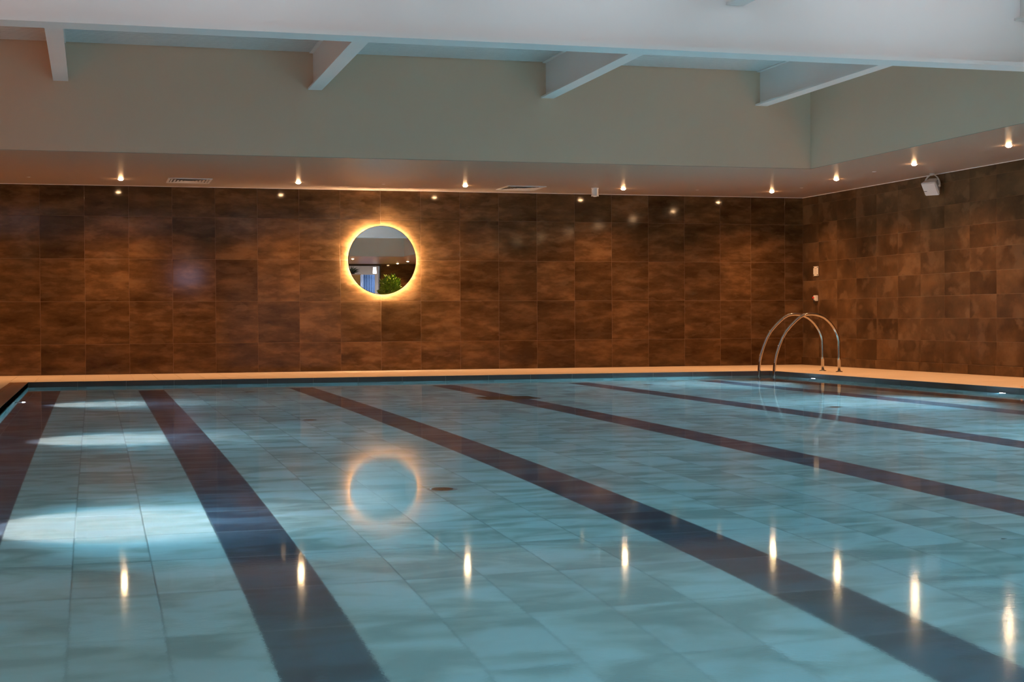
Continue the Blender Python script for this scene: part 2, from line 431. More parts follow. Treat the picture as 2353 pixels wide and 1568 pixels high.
def added_washer(xa, xb, label):
    root = empty('added_linear_light', (0.5*(xa+xb), 9.0, 3.52)); hw = 0.5*(xb-xa)  # unseen strip light, added to brighten the web of the long beam
    bm = new_bm(); add_box(bm, -hw, hw, -0.04, 0.0, -0.03, 0.03); obj('housing', bm, M_white, root)
    for s_ in (-1, 1):
        bm = new_bm(); add_box(bm, s_*(hw-0.1)-0.006, s_*(hw-0.1)+0.006, -0.03, -0.018, 0.03, UZ-3.52-0.0005); obj('hanger', bm, M_white, root)
    l = bpy.data.lights.new('lamp', 'AREA'); l.shape = 'RECTANGLE'; l.size = 2*hw-0.04; l.size_y = 0.05; l.energy = ADDED_WASH_W*hw/1.3; l.color = (0.90, 0.93, 1.0); l.spread = math.radians(48)
    o = bpy.data.objects.new('lamp', l); C.objects.link(o); o.parent = root; o.location = (0, 0.004, 0)
    o.rotation_euler = (math.radians(90+3), 0, 0)
    tag(root, label, 'light fitting', 'added linear lights facing the long beam')
added_washer(-3.05, -0.45, 'added linear light facing the long beam, left of all others, outside the photo')
added_washer(-0.20, 2.40, 'second added linear light from the left facing the long beam, outside the photo')
added_washer(2.66, 5.26, 'third added linear light from the left facing the long beam, outside the photo')
added_washer(5.52, 8.12, 'rightmost added linear light facing the long beam, outside the photo')
def joist(x, y0, y1, label, group=None):
    z0 = 3.45
    root = empty('ceiling_joist', (x, y0, z0)); L_ = y1-y0
    bm = new_bm(); add_box(bm, -0.082, 0.082, 0, L_, 0, 0.022); obj('bottom_flange', bm, M_white, root)
    bm = new_bm(); add_box(bm, -0.018, 0.018, 0, L_, 0.022, UZ-z0); obj('web', bm, M_white, root)
    bm = new_bm(); add_box(bm, -0.060, 0.060, 0, L_, UZ-z0-0.012, UZ-z0-0.0005); obj('top_flange', bm, M_white, root)
    tag(root, label, 'beam', group)
for x, lb in ((-3.19, 'white ceiling joist beyond the left edge of the photo, behind the long beam'), (-0.33, 'leftmost white ceiling joist behind the long beam, seen nearly end on'),
              (2.53, 'second white ceiling joist from the left, above the round mirror side'), (5.385, 'third white ceiling joist from the left, near the middle of the photo'),
              (8.24, 'rightmost white ceiling joist meeting the well wall near its corner')):
    joist(x, 12.162, WY1-0.002, lb, 'joists between the long beam and the back of the well')
for x, lb in ((-3.19, 'leftmost white joist between the near beam and the long beam'), (-0.33, 'second white joist from the left between the two beams'), (2.53, 'third white joist from the left between the two beams'), (5.385, 'white joist end touching the top edge of the photo, right of the middle'), (8.24, 'white joist end at the top right corner of the photo')):
    joist(x, 3.032, 12.098, lb or 'white joist on the near side of the long beam, outside the photo', 'joists on the near side of the long beam')

# ------------------------------------------------------------------ deck
bm = new_bm()
add_box(bm, LX, RX, PY1+0.002, BY, -0.14, -0.004); add_box(bm, PX1+0.002, RX, NY, PY1+0.002, -0.14, -0.004)
add_box(bm, LX, -1.0, NY, PY1+0.002, -0.14, -0.004); add_box(bm, -1.0, PX1+0.002, NY, PY0-0.002, -0.14, -0.004)
deck = tag(obj('floor', bm, M_deckgrout), kind='structure')
def grid(x0, x1, y0, y1, px, py, ox=0.0, oy=0.0):
    def cuts(a, b, p, o):
        v = [a]; k = math.ceil((a-o)/p+1e-6)
        while o+k*p < b-0.01:
            if o+k*p > a+0.01: v.append(o+k*p)
            k += 1
        return v+[b]
    X, Y = cuts(x0, x1, px, ox), cuts(y0, y1, py, oy)
    return [(a, c, b-a, d-c) for a, b in zip(X, X[1:]) for c, d in zip(Y, Y[1:])]
merged_tiles('deck_tile', grid(LX, RX, PY1, BY, 0.3, 0.6, -0.71, PY1), 'floor', M_deck, 0.0045, deck, 0.0, 0.003)
merged_tiles('deck_tile', grid(PX1, RX, NY, PY1, 0.6, 0.3, PX1, PY1), 'floor', M_deck, 0.0045, deck, 0.0, 0.003)
merged_tiles('deck_tile', grid(LX, -1.0, NY, PY1, 0.6, 0.3, -1.0, PY1) + grid(-1.0, PX1, NY, PY0, 0.3, 0.6, -0.71, PY0), 'floor', M_deck, 0.0045, deck, 0.0, 0.003)
# brown coping strip along the left edge
bm = new_bm(); add_box(bm, -1.0, PX0, PY0, PY1, -0.14, -0.006)
coping = tag(obj('trim_4', bm, M_deckgrout), kind='structure')
merged_tiles('coping_tile', grid(-1.0, PX0, PY0, PY1, 0.3, 0.6, -0.95, PY1), 'floor', M_coping, 0.0045, coping, -0.001, 0.003)

# ------------------------------------------------------------------ pool
bm = new_bm(); th = 0.15; zb = FZ-0.004
add_box(bm, PX0-th, PX1+th, PY0-th, PY1+th, zb-0.2, zb)
add_box(bm, PX0-th, PX0-0.004, PY0-th, PY1+th, zb, -0.141); add_box(bm, PX1+0.004, PX1+th, PY0-th, PY1+th, zb, -0.141)
add_box(bm, PX0-0.004, PX1+0.004, PY1+0.004, PY1+th, zb, -0.141); add_box(bm, PX0-0.004, PX1+0.004, PY0-th, PY0-0.004, zb, -0.141)
pool = tag(obj('pool_basin', bm, M_pgrout), kind='structure')
TP, TL, TX, TY = 0.3092, 0.632, 0.5282, 4.43
cols_ = [PX0] + [TX+TP*k for k in range(-4, 28)] + [PX1]
rows_ = [PY0] + [TY+TL*k for k in range(-6, 24)] + [PY1]
rows_ = sorted(r for r in rows_ if r >= PY0)
def in_view(x, y):
    v = Vector((x, y, FZ)) - Vector((0, 0, 0.7215)); d = v.dot(fwd)
    if d < 0.5: return False
    # apparent position is lifted by refraction; use a generous frustum
    return abs(v.dot(rr)/d) < 0.38 and v.dot(uu)/d > -0.42
cand_l, cand_d = [], []
for i, (a, b) in enumerate(zip(cols_, cols_[1:])):
    k = i-5   # column index counted from the first lane
    lane = (round((a-TX)/TP) % 6 == 0) and abs((a-TX)/TP - round((a-TX)/TP)) < 0.01 and -0.01 <= (a-TX)/TP < 24.5
    border = b < -0.38 or a > 8.86
    for c, d in zip(rows_, rows_[1:]):
        segs = [(c, d, lane or border)]
        if lane and d > 19.2:
            segs = [(c, 19.2, True), (19.2, d, False)] if c < 19.2 else [(c, d, False)]
        for c2, d2, dk in segs:
            (cand_d if dk else cand_l).append((a, c2, b-a, d2-c2))
def dist(it): return math.hypot(it[0]+it[2]/2, it[1]+it[3]/2)
allc = [(dist(i), i, 0) for i in cand_l] + [(dist(i), i, 1) for i in cand_d]
allc = sorted([c for c in allc if in_view(c[1][0]+c[1][2]/2, c[1][1]+c[1][3]/2)], key=lambda c: c[0])[:300]
near_l = {c[1] for c in allc if c[2] == 0}; near_d = {c[1] for c in allc if c[2] == 1}
lay(pool, sorted(near_l), 'floor', M_light, 0.0038, FZ, 'floor_tile', 0.004)
lay(pool, sorted(near_d), 'floor', M_dark, 0.0038, FZ, 'lane_tile', 0.004)
merged_tiles('floor_tile_field', [i for i in cand_l if i not in near_l], 'floor', M_light, 0.0038, pool, FZ, 0.004)
merged_tiles('lane_tile_field', [i for i in cand_d if i not in near_d], 'floor', M_dark, 0.0038, pool, FZ, 0.004)
# pale grout shows in the joints across the lanes
bm = new_bm()
for i, a in enumerate([TX+TP*6*k for k in range(5)]):
    add_box(bm, a+0.003, a+TP-0.003, PY0, 19.2, zb, zb+0.0028)
obj('lane_grout', bm, M_dgrout, pool)
# pool walls
zt = [FZ, FZ+0.3, FZ+0.6, -0.305, -0.001]
def side(plane, a0, a1, off):
    up, lo = [], []
    n = round((a1-a0)/0.6)
    for k in range(n):
        a = a0+(a1-a0)*k/n; w_ = (a1-a0)/n
        for c, d in zip(zt, zt[1:]): (up if c > -0.4 else lo).append((a, c, w_, d-c))
    merged_tiles('waterline_tile', up, plane, M_coping if plane == 'left' else M_coping2, 0.0045, pool, off, 0.0015)
    merged_tiles('pool_wall_tile', lo, plane, M_light, 0.0045, pool, off, 0.003)
side('back', PX0, PX1, PY1); side('right', PY0, PY1, PX1); side('left', PY0, PY1, PX0); side('near', PX0, PX1, PY0)

# water
bm = new_bm()
vs = [bm.verts.new(c) for c in ((PX0+0.0005, PY0+0.0005, WZ), (PX1-0.0005, PY0+0.0005, WZ), (PX1-0.0005, PY1-0.0005, WZ), (PX0+0.0005, PY1-0.0005, WZ))]
bm.faces.new(vs)
water = link('pool_water', mesh_from('pool_water', bm, M_water, fix=False))
tag(water, 'still blue-green water filling the swimming pool', 'water', kind='stuff')

# ------------------------------------------------------------------ fittings on the pool floor
def inlet(x, y, label, grp):
    root = empty('floor_inlet', (x, y, FZ))
    bm = new_bm(); add_ring(bm, [(0.085, 0), (0.085, 0.012), (0.070, 0.018), (0.062, 0.012), (0.062, 0)], 32); obj('rim', bm, M_steel, root, smooth=False)
    bm = new_bm(); add_ring(bm, [(0, 0.008), (0.061, 0.008), (0.061, 0.002)], 32); obj('cover', bm, M_grate, root)
    bm = new_bm()
    for k in range(-3, 4):
        h = math.sqrt(0.058**2-(k*0.016)**2); add_box(bm, -h, h, k*0.016-0.003, k*0.016+0.003, 0.0081, 0.014)
    obj('bar', bm, M_grate, root)
    tag(root, label, 'drain cover', grp)
G = 'round covers in the pool floor'
inlet(1.84, 8.07, 'large dark round cover in the pool floor below the mirror reflection', G)
inlet(1.83, 13.26, 'small dark round cover between the first two lane lines, farther back', G)
inlet(6.95, 13.25, 'thin dark round cover under the ladder reflections on the right', G)
inlet(1.81, 18.39, 'tiny dark cover near the far edge, left half of the pool', G)
inlet(6.90, 18.28, 'tiny dark cover near the far edge, right half of the pool', G)
root = empty('main_drain', (4.40, 15.98, FZ))
bm = new_bm()
for a in (-0.30, 0.27): add_box(bm, a, a+0.03, -0.3, 0.3, 0, 0.014)
for a in (-0.30, 0.27): add_box(bm, -0.27, 0.27, a, a+0.03, 0, 0.014)
obj('frame', bm, M_grate, root)
bm = new_bm(); add_box(bm, -0.27, 0.27, -0.27, 0.27, 0.0, 0.003); obj('sump_plate', bm, M_black, root)
for k in range(13):
    bm = new_bm(); yy = -0.258+k*0.0415; add_box(bm, -0.27, 0.27, yy, yy+0.024, 0.0031, 0.012); obj('slat', bm, M_grate, root)
tag(root, 'square dark brown drain grate on the third lane line near the back', 'drain grate')

# ------------------------------------------------------------------ underwater lights
def spot(name, parent, loc, direction, watts, col, size, blend, radius, mis=True):
    l = bpy.data.lights.new(name, 'SPOT'); l.energy = watts; l.color = col; l.spot_size = size; l.spot_blend = blend; l.shadow_soft_size = radius
    l.cycles.use_multiple_importance_sampling = mis
    o = bpy.data.objects.new(name, l); C.objects.link(o); o.parent = parent; o.location = loc
    o.rotation_euler = Vector(direction).to_track_quat('-Z', 'Y').to_euler()
    return o
def pool_light(side_, y, z, label, grp):
    s = 1 if side_ == 'left' else -1
    x = PX0 if side_ == 'left' else PX1
    root = empty('pool_light', (x, y, z))
    pr = 0.075 if side_ == 'left' else 0.03
    bm = new_bm(); add_ring(bm, [(0.0, 0.0), (0.085, 0.0), (0.085, s*pr*0.55), (0.070, s*pr*0.9), (0.057, s*pr*0.95)], 28, axis='x'); obj('housing', bm, M_steel, root, smooth=True)
    bm = new_bm(); add_ring(bm, [(0.056, s*pr*0.93), (0.046, s*pr*1.12), (0.024, s*pr*1.28), (0, s*pr*1.34)], 24, axis='x'); obj('lens', bm, M_plens, root, smooth=True)
    spot('lamp', root, (s*(pr*1.42), 0, 0), (s*0.62, 0, -0.60), POOL_BEAM, POOL_COL, math.radians(66), 1.0, 0.03, False)
    spot('spill_lamp', root, (s*(pr*1.42), 0, 0), (s*1, 0, 0.05 if s > 0 else -0.10), POOL_WIDE*(0.32 if s > 0 else 1.6), WIDE_COL, math.radians(140), 1.0, 0.03, False)
    tag(root, label, 'pool light', grp)
G = 'round underwater lights in the long pool walls'
pool_light('left', 16.30, -0.62, 'small glowing pool light on the left pool wall', G)
for k, y in enumerate((11.75, 7.30, 2.9)): pool_light('left', y, -0.62, ('second', 'third', 'fourth')[k]+' pool light from the back on the left pool wall', G)
pool_light('right', 18.12, -0.155, 'bright white pool light below the ladder feet', G)
pool_light('right', 13.82, -0.155, 'bright white pool light at the far right of the photo', G)
for k, y in enumerate((9.4, 5.0, 1.4)): pool_light('right', y, -0.155, ('third', 'fourth', 'fifth')[k]+' pool light from the back on the right pool wall', G)

# ------------------------------------------------------------------ recessed downlights
def make_down():
    root = empty('downlight', (0, 0, CZ))
    bm = new_bm(); add_ring(bm, [(0.034, -0.002), (0.036, -0.006), (0.046, -0.005), (0.050, -0.0003)], 28); obj('trim_ring', bm, M_white2, root, smooth=True)
    bm = new_bm(); add_ring(bm, [(0.034, -0.002), (0.031, -0.011), (0.022, -0.019), (0.011, -0.023), (0, -0.024)], 24); obj('lens', bm, M_lens, root, smooth=True)
    spot('lamp', root, (0, 0, -0.03), (0, 0, -1), SPOT_W, WARM, math.radians(138), 1.0, 0.03, False)
    return root
d0 = make_down(); first = [True]
def down(x, y, label, grp):
    o = d0 if first[0] else copy_tree(d0)
    first[0] = False
    o.location = (x, y, CZ); tag(o, label, 'downlight', grp)
GB, GR = 'downlights in the soffit along the back wall', 'downlights in the soffit along the right wall'
for x, lb in ((0.37, 'leftmost warm downlight over the back wall'), (2.75, 'second downlight from the left over the back wall, left of the mirror'),
              (5.13, 'warm downlight just right of the round mirror over the back wall'), (7.52, 'warm downlight right of the white ceiling detector'),
              (9.90, 'downlight nearest the room corner over the back wall')):
    down(x, 20.90, lb, GB)
for x, lb in ((-4.39, 'downlight over the back wall nearest the left room corner'), (-2.01, 'downlight over the back wall just beyond the left photo edge')): down(x, 20.90, lb, GB)
for y, lb in ((18.87, 'first downlight on the right side soffit after the corner'), (16.82, 'downlight just left of the white speaker'), (14.80, 'downlight at the far right edge of the photo')):
    down(9.91, y, lb, GR)
ORD = ('first', 'second', 'third', 'fourth', 'fifth', 'sixth', 'seventh', 'eighth', 'ninth', 'tenth', 'eleventh')
for k in range(8): down(9.91, 12.77-2.03*k, ORD[k]+' downlight in the right side soffit counted from the photo edge towards the viewer', GR)
down(9.74, -3.78, 'right one of two downlights in front of the brown wall in the mirror', GR)
down(9.74, -5.47, 'left one of two downlights in front of the brown wall in the mirror', GR)
for k in range(11): down(-4.9, 18.87-2.03*k, ORD[k]+' downlight in the left side soffit counted from the back wall', 'downlights in the left soffit')
for k, x in enumerate((7.68, 5.30, 2.92, 0.54, -1.84)): down(x, -2.13, ORD[k]+' downlight from the right in the near soffit behind the viewpoint', 'downlights in the near soffit')

# concealed ceiling sensors (small white discs)
bm = new_bm(); add_ring(bm, [(0.0, -0.007), (0.014, -0.007), (0.024, -0.004), (0.027, -0.0003)], 20)
sm = mesh_from('sensor', bm, M_white2, True)
for x, y, lb in ((-0.81, 20.88, 'tiny white ceiling disc at the far left of the soffit'), (3.95, 20.92, 'tiny white ceiling disc above the round mirror'),
                 (8.68, 20.88, 'tiny white ceiling disc left of the corner downlight'), (10.06, 20.23, 'faint white ceiling disc in the corner of the soffit'), (9.91, 17.82, 'tiny white ceiling disc left of the speaker downlight')):
    tag(link('ceiling_sensor', sm, None, (x, y, CZ)), lb, 'sensor', 'small discs in the soffit')

# ceiling air vents
def vent(x, y, label):
    root = empty('air_vent', (x, y, CZ)); hx, hy = 0.29, 0.325
    bm = new_bm()
    for r0_, z0_, z1_ in ((1.0, -0.012, -0.0005),):
        add_box(bm, -hx, hx, -hy, -hy+0.03, z0_, z1_); add_box(bm, -hx, hx, hy-0.03, hy, z0_, z1_)
        add_box(bm, -hx, -hx+0.03, -hy+0.03, hy-0.03, z0_, z1_); add_box(bm, hx-0.03, hx, -hy+0.03, hy-0.03, z0_, z1_)
    obj('frame', bm, M_white2, root)
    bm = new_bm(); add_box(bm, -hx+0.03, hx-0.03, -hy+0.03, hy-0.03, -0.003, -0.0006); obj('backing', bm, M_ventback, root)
    for s in (-1, 1):
        for k in range(6):     # blades parallel to x in the front and back fields
            bm = new_bm(); yy = s*(0.285-k*0.045); hw = max(0.02, hx-0.035-k*0.04)
            v = [bm.verts.new(c) for c in ((-hw, yy, -0.012), (hw, yy, -0.012), (hw-0.01, yy-s*0.030, -0.004), (-hw+0.01, yy-s*0.030, -0.004))]
            bm.faces.new(v); obj('blade', bm, M_white2, root)
    for s in (-1, 1):
        for k in range(5):     # blades parallel to y in the side fields
            bm = new_bm(); xx = s*(0.25-k*0.045); hw = 0.235-k*0.045
            v = [bm.verts.new(c) for c in ((xx, -hw, -0.013), (xx, hw, -0.013), (xx-s*0.028, hw-0.01, -0.004), (xx-s*0.028, -hw+0.01, -0.004),
                                           (xx, -hw, -0.011), (xx, hw, -0.011))]
            bm.faces.new(v[:4]); bm.faces.new((v[0], v[4], v[5], v[1])); obj('blade', bm, M_white2, root)
    tag(root, label, 'air vent', 'air vents in the back soffit')
vent(1.27, 20.93, 'square white air vent in the soffit right of the leftmost downlight')
vent(6.01, 21.09, 'square white air vent in the soffit left of the ceiling detector')

# cylindrical detector hanging from the soffit
root = empty('ceiling_detector', (7.08, 20.9, CZ))
bm = new_bm(); add_ring(bm, [(0, -0.0004), (0.055, -0.0004), (0.055, -0.012), (0.049, -0.016)], 28); obj('mounting_plate', bm, M_white2, root, smooth=False)
bm = new_bm(); add_ring(bm, [(0.049, -0.014), (0.049, -0.095), (0.056, -0.112), (0.056, -0.120), (0, -0.120)], 28); obj('body', bm, M_white2, root, smooth=False)
bm = new_bm(); add_ring(bm, [(0.03, -0.1201), (0.022, -0.128), (0, -0.130)], 20); obj('sensor_lens', bm, M_white, root, smooth=True)
tag(root, 'white cylindrical detector hanging from the soffit right of the second vent', 'detector')

# ------------------------------------------------------------------ round mirror with halo
root = empty('round_mirror', (4.10, BY, 0.906+0.7215))
R_ = 0.508
bm = new_bm(); add_ring(bm, [(0, -0.0575), (R_-0.006, -0.0575), (R_-0.006, -0.054), (0, -0.054)], 96, axis='y'); obj('mirror_glass', bm, M_mirror, root)
bm = new_bm(); add_ring(bm, [(R_-0.006, -0.060), (R_, -0.060), (R_, -0.045), (R_-0.006, -0.045)], 96, axis='y', close=True); obj('frame', bm, M_darkframe, root)
bm = new_bm(); add_ring(bm, [(0, -0.0535), (R_-0.007, -0.0535), (R_-0.007, -0.050), (0.470, -0.050), (0.470, -0.001), (0, -0.001)], 96, axis='y'); obj('back_box', bm, M_darkframe, root)
bm = new_bm(); add_ring(bm, [(0.4715, -0.046), (0.4765, -0.046), (0.4765, -0.018), (0.4715, -0.018)], 96, axis='y', close=True); obj('led_strip', bm, M_led, root)
tag(root, 'round wall mirror with a glowing warm halo on the brown tiles', 'mirror')

# ------------------------------------------------------------------ pool ladder
LAD = [(9.815, 0.012), (9.812, 0.20), (9.809, 0.42), (9.800, 0.475), (9.784, 0.520), (9.762, 0.565), (9.732, 0.612), (9.69, 0.665), (9.645, 0.707), (9.59, 0.747), (9.529, 0.772), (9.46, 0.789), (9.396, 0.793),
       (9.34, 0.791), (9.288, 0.780), (9.23, 0.751), (9.174, 0.709), (9.10, 0.643), (9.024, 0.561), (8.965, 0.468), (8.918, 0.362), (8.88, 0.255), (8.856, 0.155), (8.847, 0.035), (8.845, -0.10), (8.850, -0.30), (8.87, -0.45), (8.93, -0.62), (9.02, -0.74), (9.12, -0.82), (9.19, -0.86)]
def ladder():
    root = empty('pool_ladder', (9.82, 18.86, 0))
    for yy in (-0.24, 0.24):
        bm = new_bm(); add_tube(bm, [(x-9.82, yy, z) for x, z in LAD], 0.0205, 16); obj('handrail', bm, M_chrome, root, smooth=True)
        bm = new_bm(); add_ring(bm, [(0.021, 0.016), (0.026, 0.015), (0.030, 0.010), (0.046, 0.009), (0.047, 0.0005)], 24, cx=-0.005, cy=yy); obj('foot_flange', bm, M_chrome, root, smooth=True)
    for z in (-0.32, -0.60):
        xx = 8.85-9.82 if z > -0.5 else 8.92-9.82
        bm = new_bm(); add_box(bm, xx-0.03, xx+0.05, -0.22, 0.22, z-0.012, z+0.012); obj('step', bm, M_steel, root)
    tag(root, 'polished steel pool ladder with two tall arched handrails', 'ladder')
ladder()

# ------------------------------------------------------------------ speaker under the soffit
def speaker():
    root = empty('wall_speaker', (10.80, 17.90, CZ))
    n = Vector((-0.62, -0.38, -0.60)).normalized(); wv = Vector((-n.y, n.x, 0)).normalized()*-1
    wv = Vector((0.523, -0.853, 0)); h = wv.cross(-n).normalized()
    if h.z < 0: h = -h
    R3 = Matrix((wv, -n, h)).transposed()      # local x = width, -y = front, z = height
    if R3.determinant() < 0: R3 = Matrix((-wv, -n, h)).transposed()
    rot = R3.to_euler()
    body_c = Vector((0.015, 0.0, -0.165))
    def cab(sx, sz, d0_, d1_, k):
        bm = new_bm()
        F = [bm.verts.new((x, d0_, z)) for x, z in ((-sx, -sz), (sx, -sz), (sx, sz), (-sx, sz))]
        B = [bm.verts.new((x*k, d1_, z*k)) for x, z in ((-sx, -sz), (sx, -sz), (sx, sz), (-sx, sz))]
        bm.faces.new(F); bm.faces.new(B[::-1])
        for i in range(4): bm.faces.new((F[i], B[i], B[(i+1) % 4], F[(i+1) % 4]))
        bmesh.ops.recalc_face_normals(bm, faces=bm.faces)
        bmesh.ops.bevel(bm, geom=list(bm.edges), offset=0.011, segments=3, affect='EDGES')
        return bm
    obj('cabinet', cab(0.100, 0.102, -0.046, 0.095, 0.60), M_white2, root, loc=body_c, rot=rot)
    obj('front_grille', cab(0.103, 0.105, -0.080, -0.048, 1.0), M_white2, root, loc=body_c, rot=rot)
    bm = new_bm(); add_box(bm, -0.098, -0.052, -0.0825, -0.0795, -0.030, -0.024); obj('badge', bm, M_black, root, loc=body_c, rot=rot)
    wl = R3.col[0]
    for off in (-0.013, 0.013):
        pts = []
        for k in range(17):
            a = PI*k/16; fw = Vector((-wl.y, wl.x, 0))*off
            v = wl*(0.112*math.cos(a)) + Vector((0, 0, 1))*(0.150*math.sin(a)) + fw
            pts.append(v + Vector((body_c.x, body_c.y, body_c.z)))
        bm = new_bm(); add_tube(bm, pts, 0.0045, 8); obj('bracket_arm', bm, M_white2, root, smooth=True)
    for s_ in (-1, 1):
        v = body_c + wl*(0.110*s_); bm = new_bm(); add_ring(bm, [(0, -0.010), (0.017, -0.010), (0.019, 0.006), (0, 0.006)], 16, axis='x')
        obj('bracket_knob', bm, M_white2, root, loc=v, rot=(0, 0, math.atan2(wl.y, wl.x)))
    bm = new_bm(); add_ring(bm, [(0, -0.0004), (0.035, -0.0004), (0.035, -0.008), (0.012, -0.014), (0, -0.014)], 20, cx=body_c.x); obj('ceiling_plate', bm, M_white2, root)
    tag(root, 'white tapered speaker hanging from a curved bracket under the right soffit', 'speaker')
speaker()

# ------------------------------------------------------------------ sign and emergency button on the right wall
root = empty('wall_sign', (RX, 21.44, 1.475))
bm = new_bm(); add_box(bm, -0.016, -0.010, -0.080, 0.080, -0.075, 0.075); obj('sign_plate', bm, plain('cream_acrylic', (0.72, 0.66, 0.58), 0.35), root)
bm = new_bm(); add_box(bm, -0.010, -0.0005, -0.068, -0.056, -0.062, 0.062); add_box(bm, -0.010, -0.0005, 0.056, 0.068, -0.062, 0.062); obj('standoff', bm, M_black, root)
for a in (-0.062, 0.062):
    for b in (-0.060, 0.060):
        bm = new_bm(); add_ring(bm, [(0, -0.0225), (0.009, -0.0215), (0.009, -0.016)], 12, cy=a, cz=b, axis='x'); obj('screw', bm, M_black, root)
M_ink = plain('faded_print', (0.42, 0.36, 0.31), 0.6)
bm = new_bm(); add_box(bm, -0.0164, -0.0161, -0.034, 0.034, 0.036, 0.046)
for k in range(7):
    hw = 0.044 - 0.006*((k*5) % 3); add_box(bm, -0.0164, -0.0161, -hw, hw, 0.022-k*0.0125, 0.0245-k*0.0125)
obj('print', bm, M_ink, root)
tag(root, 'small cream notice plate with four black screws on the right wall', 'sign')
root = empty('emergency_switch', (RX, 21.44, 1.052))
bm = new_bm(); add_box(bm, -0.045, -0.0005, -0.055, 0.030, -0.045, 0.045); bmesh.ops.bevel(bm, geom=list(bm.edges), offset=0.006, segments=2, affect='EDGES'); obj('box', bm, M_white2, root)
bm = new_bm(); add_ring(bm, [(0.009, -0.045), (0.009, -0.053), (0.016, -0.055), (0.016, -0.064), (0.009, -0.068), (0, -0.069)], 20, cy=0.004, cz=0.008, axis='x'); obj('push_button', bm, M_red, root, smooth=False)
bm = new_bm(); add_box(bm, -0.060, -0.046, -0.020, -0.008, -0.062, -0.030); add_box(bm, -0.056, -0.050, -0.026, -0.002, -0.085, -0.060); obj('key', bm, M_black, root)
tag(root, 'small white wall switch box with a red button and black key below the notice', 'switch')

# ------------------------------------------------------------------ small litter
M_leaf = plain('dry_leaf', (0.55, 0.20, 0.05), 0.6)
bm = new_bm()
P = [(0, 0, 0.002), (0.018, 0.010, 0.010), (0.045, 0.004, 0.014), (0.060, 0, 0.004), (0.044, -0.012, 0.006), (0.016, -0.010, 0.004)]
v = [bm.verts.new(p) for p in P]; c = bm.verts.new((0.03, 0, 0.020))
for i in range(6): bm.faces.new((v[i], v[(i+1) % 6], c))
tag(obj('dry_leaf', bm, M_leaf, None, (9.24, 13.60, 0.0), (0, 0, 0.5)), 'small dry orange leaf on the deck edge at the far right', 'leaf')
bm = new_bm()
v = [bm.verts.new(p) for p in ((0, 0, 0.002), (0.02, 0.012, 0.006), (0.04, 0, 0.003), (0.018, -0.010, 0.005))]; c = bm.verts.new((0.02, 0, 0.010))
for i in range(4): bm.faces.new((v[i], v[(i+1) % 4], c))
tag(obj('dark_leaf', bm, M_grate, None, (3.78, 5.71, FZ), (0, 0, 0.2)), 'tiny dark fleck on the pool floor at the right', 'leaf')

# ------------------------------------------------------------------ what the mirror and the tiles reflect: the near end of the room
root = empty('wall_screen', (2.98, NY+0.03, 2.23))
bm = new_bm(); add_box(bm, -0.42, 0.42, -0.028, 0.010, -0.26, 0.26); obj('frame', bm, M_black, root)
bm = new_bm(); add_box(bm, -0.38, 0.38, 0.0101, 0.012, -0.22, 0.22); obj('screen', bm, M_screen, root)
tag(root, 'bright bluish screen seen as a pale rectangle reflected in the back wall tiles', 'screen')

# lobby beyond the opening
M_lobby = plain('lobby_wall_paint', (0.50, 0.42, 0.36), 0.7)
M_lceil = plain('lobby_ceiling_paint', (0.80, 0.79, 0.77), 0.7)
HY = -12.5; HZ = 2.90
bm = new_bm(); add_box(bm, 2.0, 12.6, HY-0.1, HY, -0.1, HZ); tag(obj('wall_lobby_far', bm, M_lobby), kind='structure')
bm = new_bm(); add_box(bm, 1.9, 2.0, HY-0.1, NY-0.2, -0.1, HZ); tag(obj('wall_lobby_left', bm, M_lobby), kind='structure')
bm = new_bm(); add_box(bm, 12.6, 12.7, HY-0.1, NY-0.2, -0.1, HZ); tag(obj('wall_lobby_right', bm, M_lobby), kind='structure')
bm = new_bm(); add_box(bm, 1.9, 12.7, NY-0.24, NY-0.2, CZ-0.02, HZ+0.05); add_box(bm, RX+0.2, 12.7, NY-0.24, NY-0.2, -0.1, CZ); tag(obj('wall_lobby_near', bm, M_lobby), kind='structure')
bm = new_bm(); add_box(bm, 1.9, 12.7, HY-0.1, NY-0.2, HZ, HZ+0.05); tag(obj('ceiling_lobby', bm, M_lceil), kind='structure')
bm = new_bm(); add_box(bm, 1.9, 12.7, HY-0.1, NY-0.003, -0.1, 0.0); tag(obj('floor_lobby', bm, plain('lobby_floor', (0.35, 0.30, 0.26), 0.4)), kind='structure')
def arealamp(name, loc, sx, sy, watts, col, parent=None, rot=(0, 0, 0)):
    l = bpy.data.lights.new(name, 'AREA'); l.shape = 'RECTANGLE'; l.size = sx; l.size_y = sy; l.energy = watts; l.color = col
    o = bpy.data.objects.new(name, l); C.objects.link(o); o.location = loc; o.rotation_euler = rot
    if parent: o.parent = parent
    return o
bm = new_bm(); add_ring(bm, [(0, -0.012), (0.05, -0.012), (0.06, -0.0005)], 20); lsp = mesh_from('lobby_spot', bm, emit('lobby_lens', (1, 0.92, 0.8), 25), True)
for x, y, lb in ((9.2, -8.2, 'small lobby spotlight left of the pendant in the mirror'), (9.75, -9.6, 'small lobby spotlight just right of the pendant in the mirror'), (8.0, -8.2, 'lobby spotlight over the cream unit'), (6.6, -8.2, 'lobby spotlight farthest from the brown tiled wall')):
    tag(link('lobby_spotlight', lsp, None, (x, y, HZ)), lb, 'spotlight', 'lobby spotlights in the mirror')
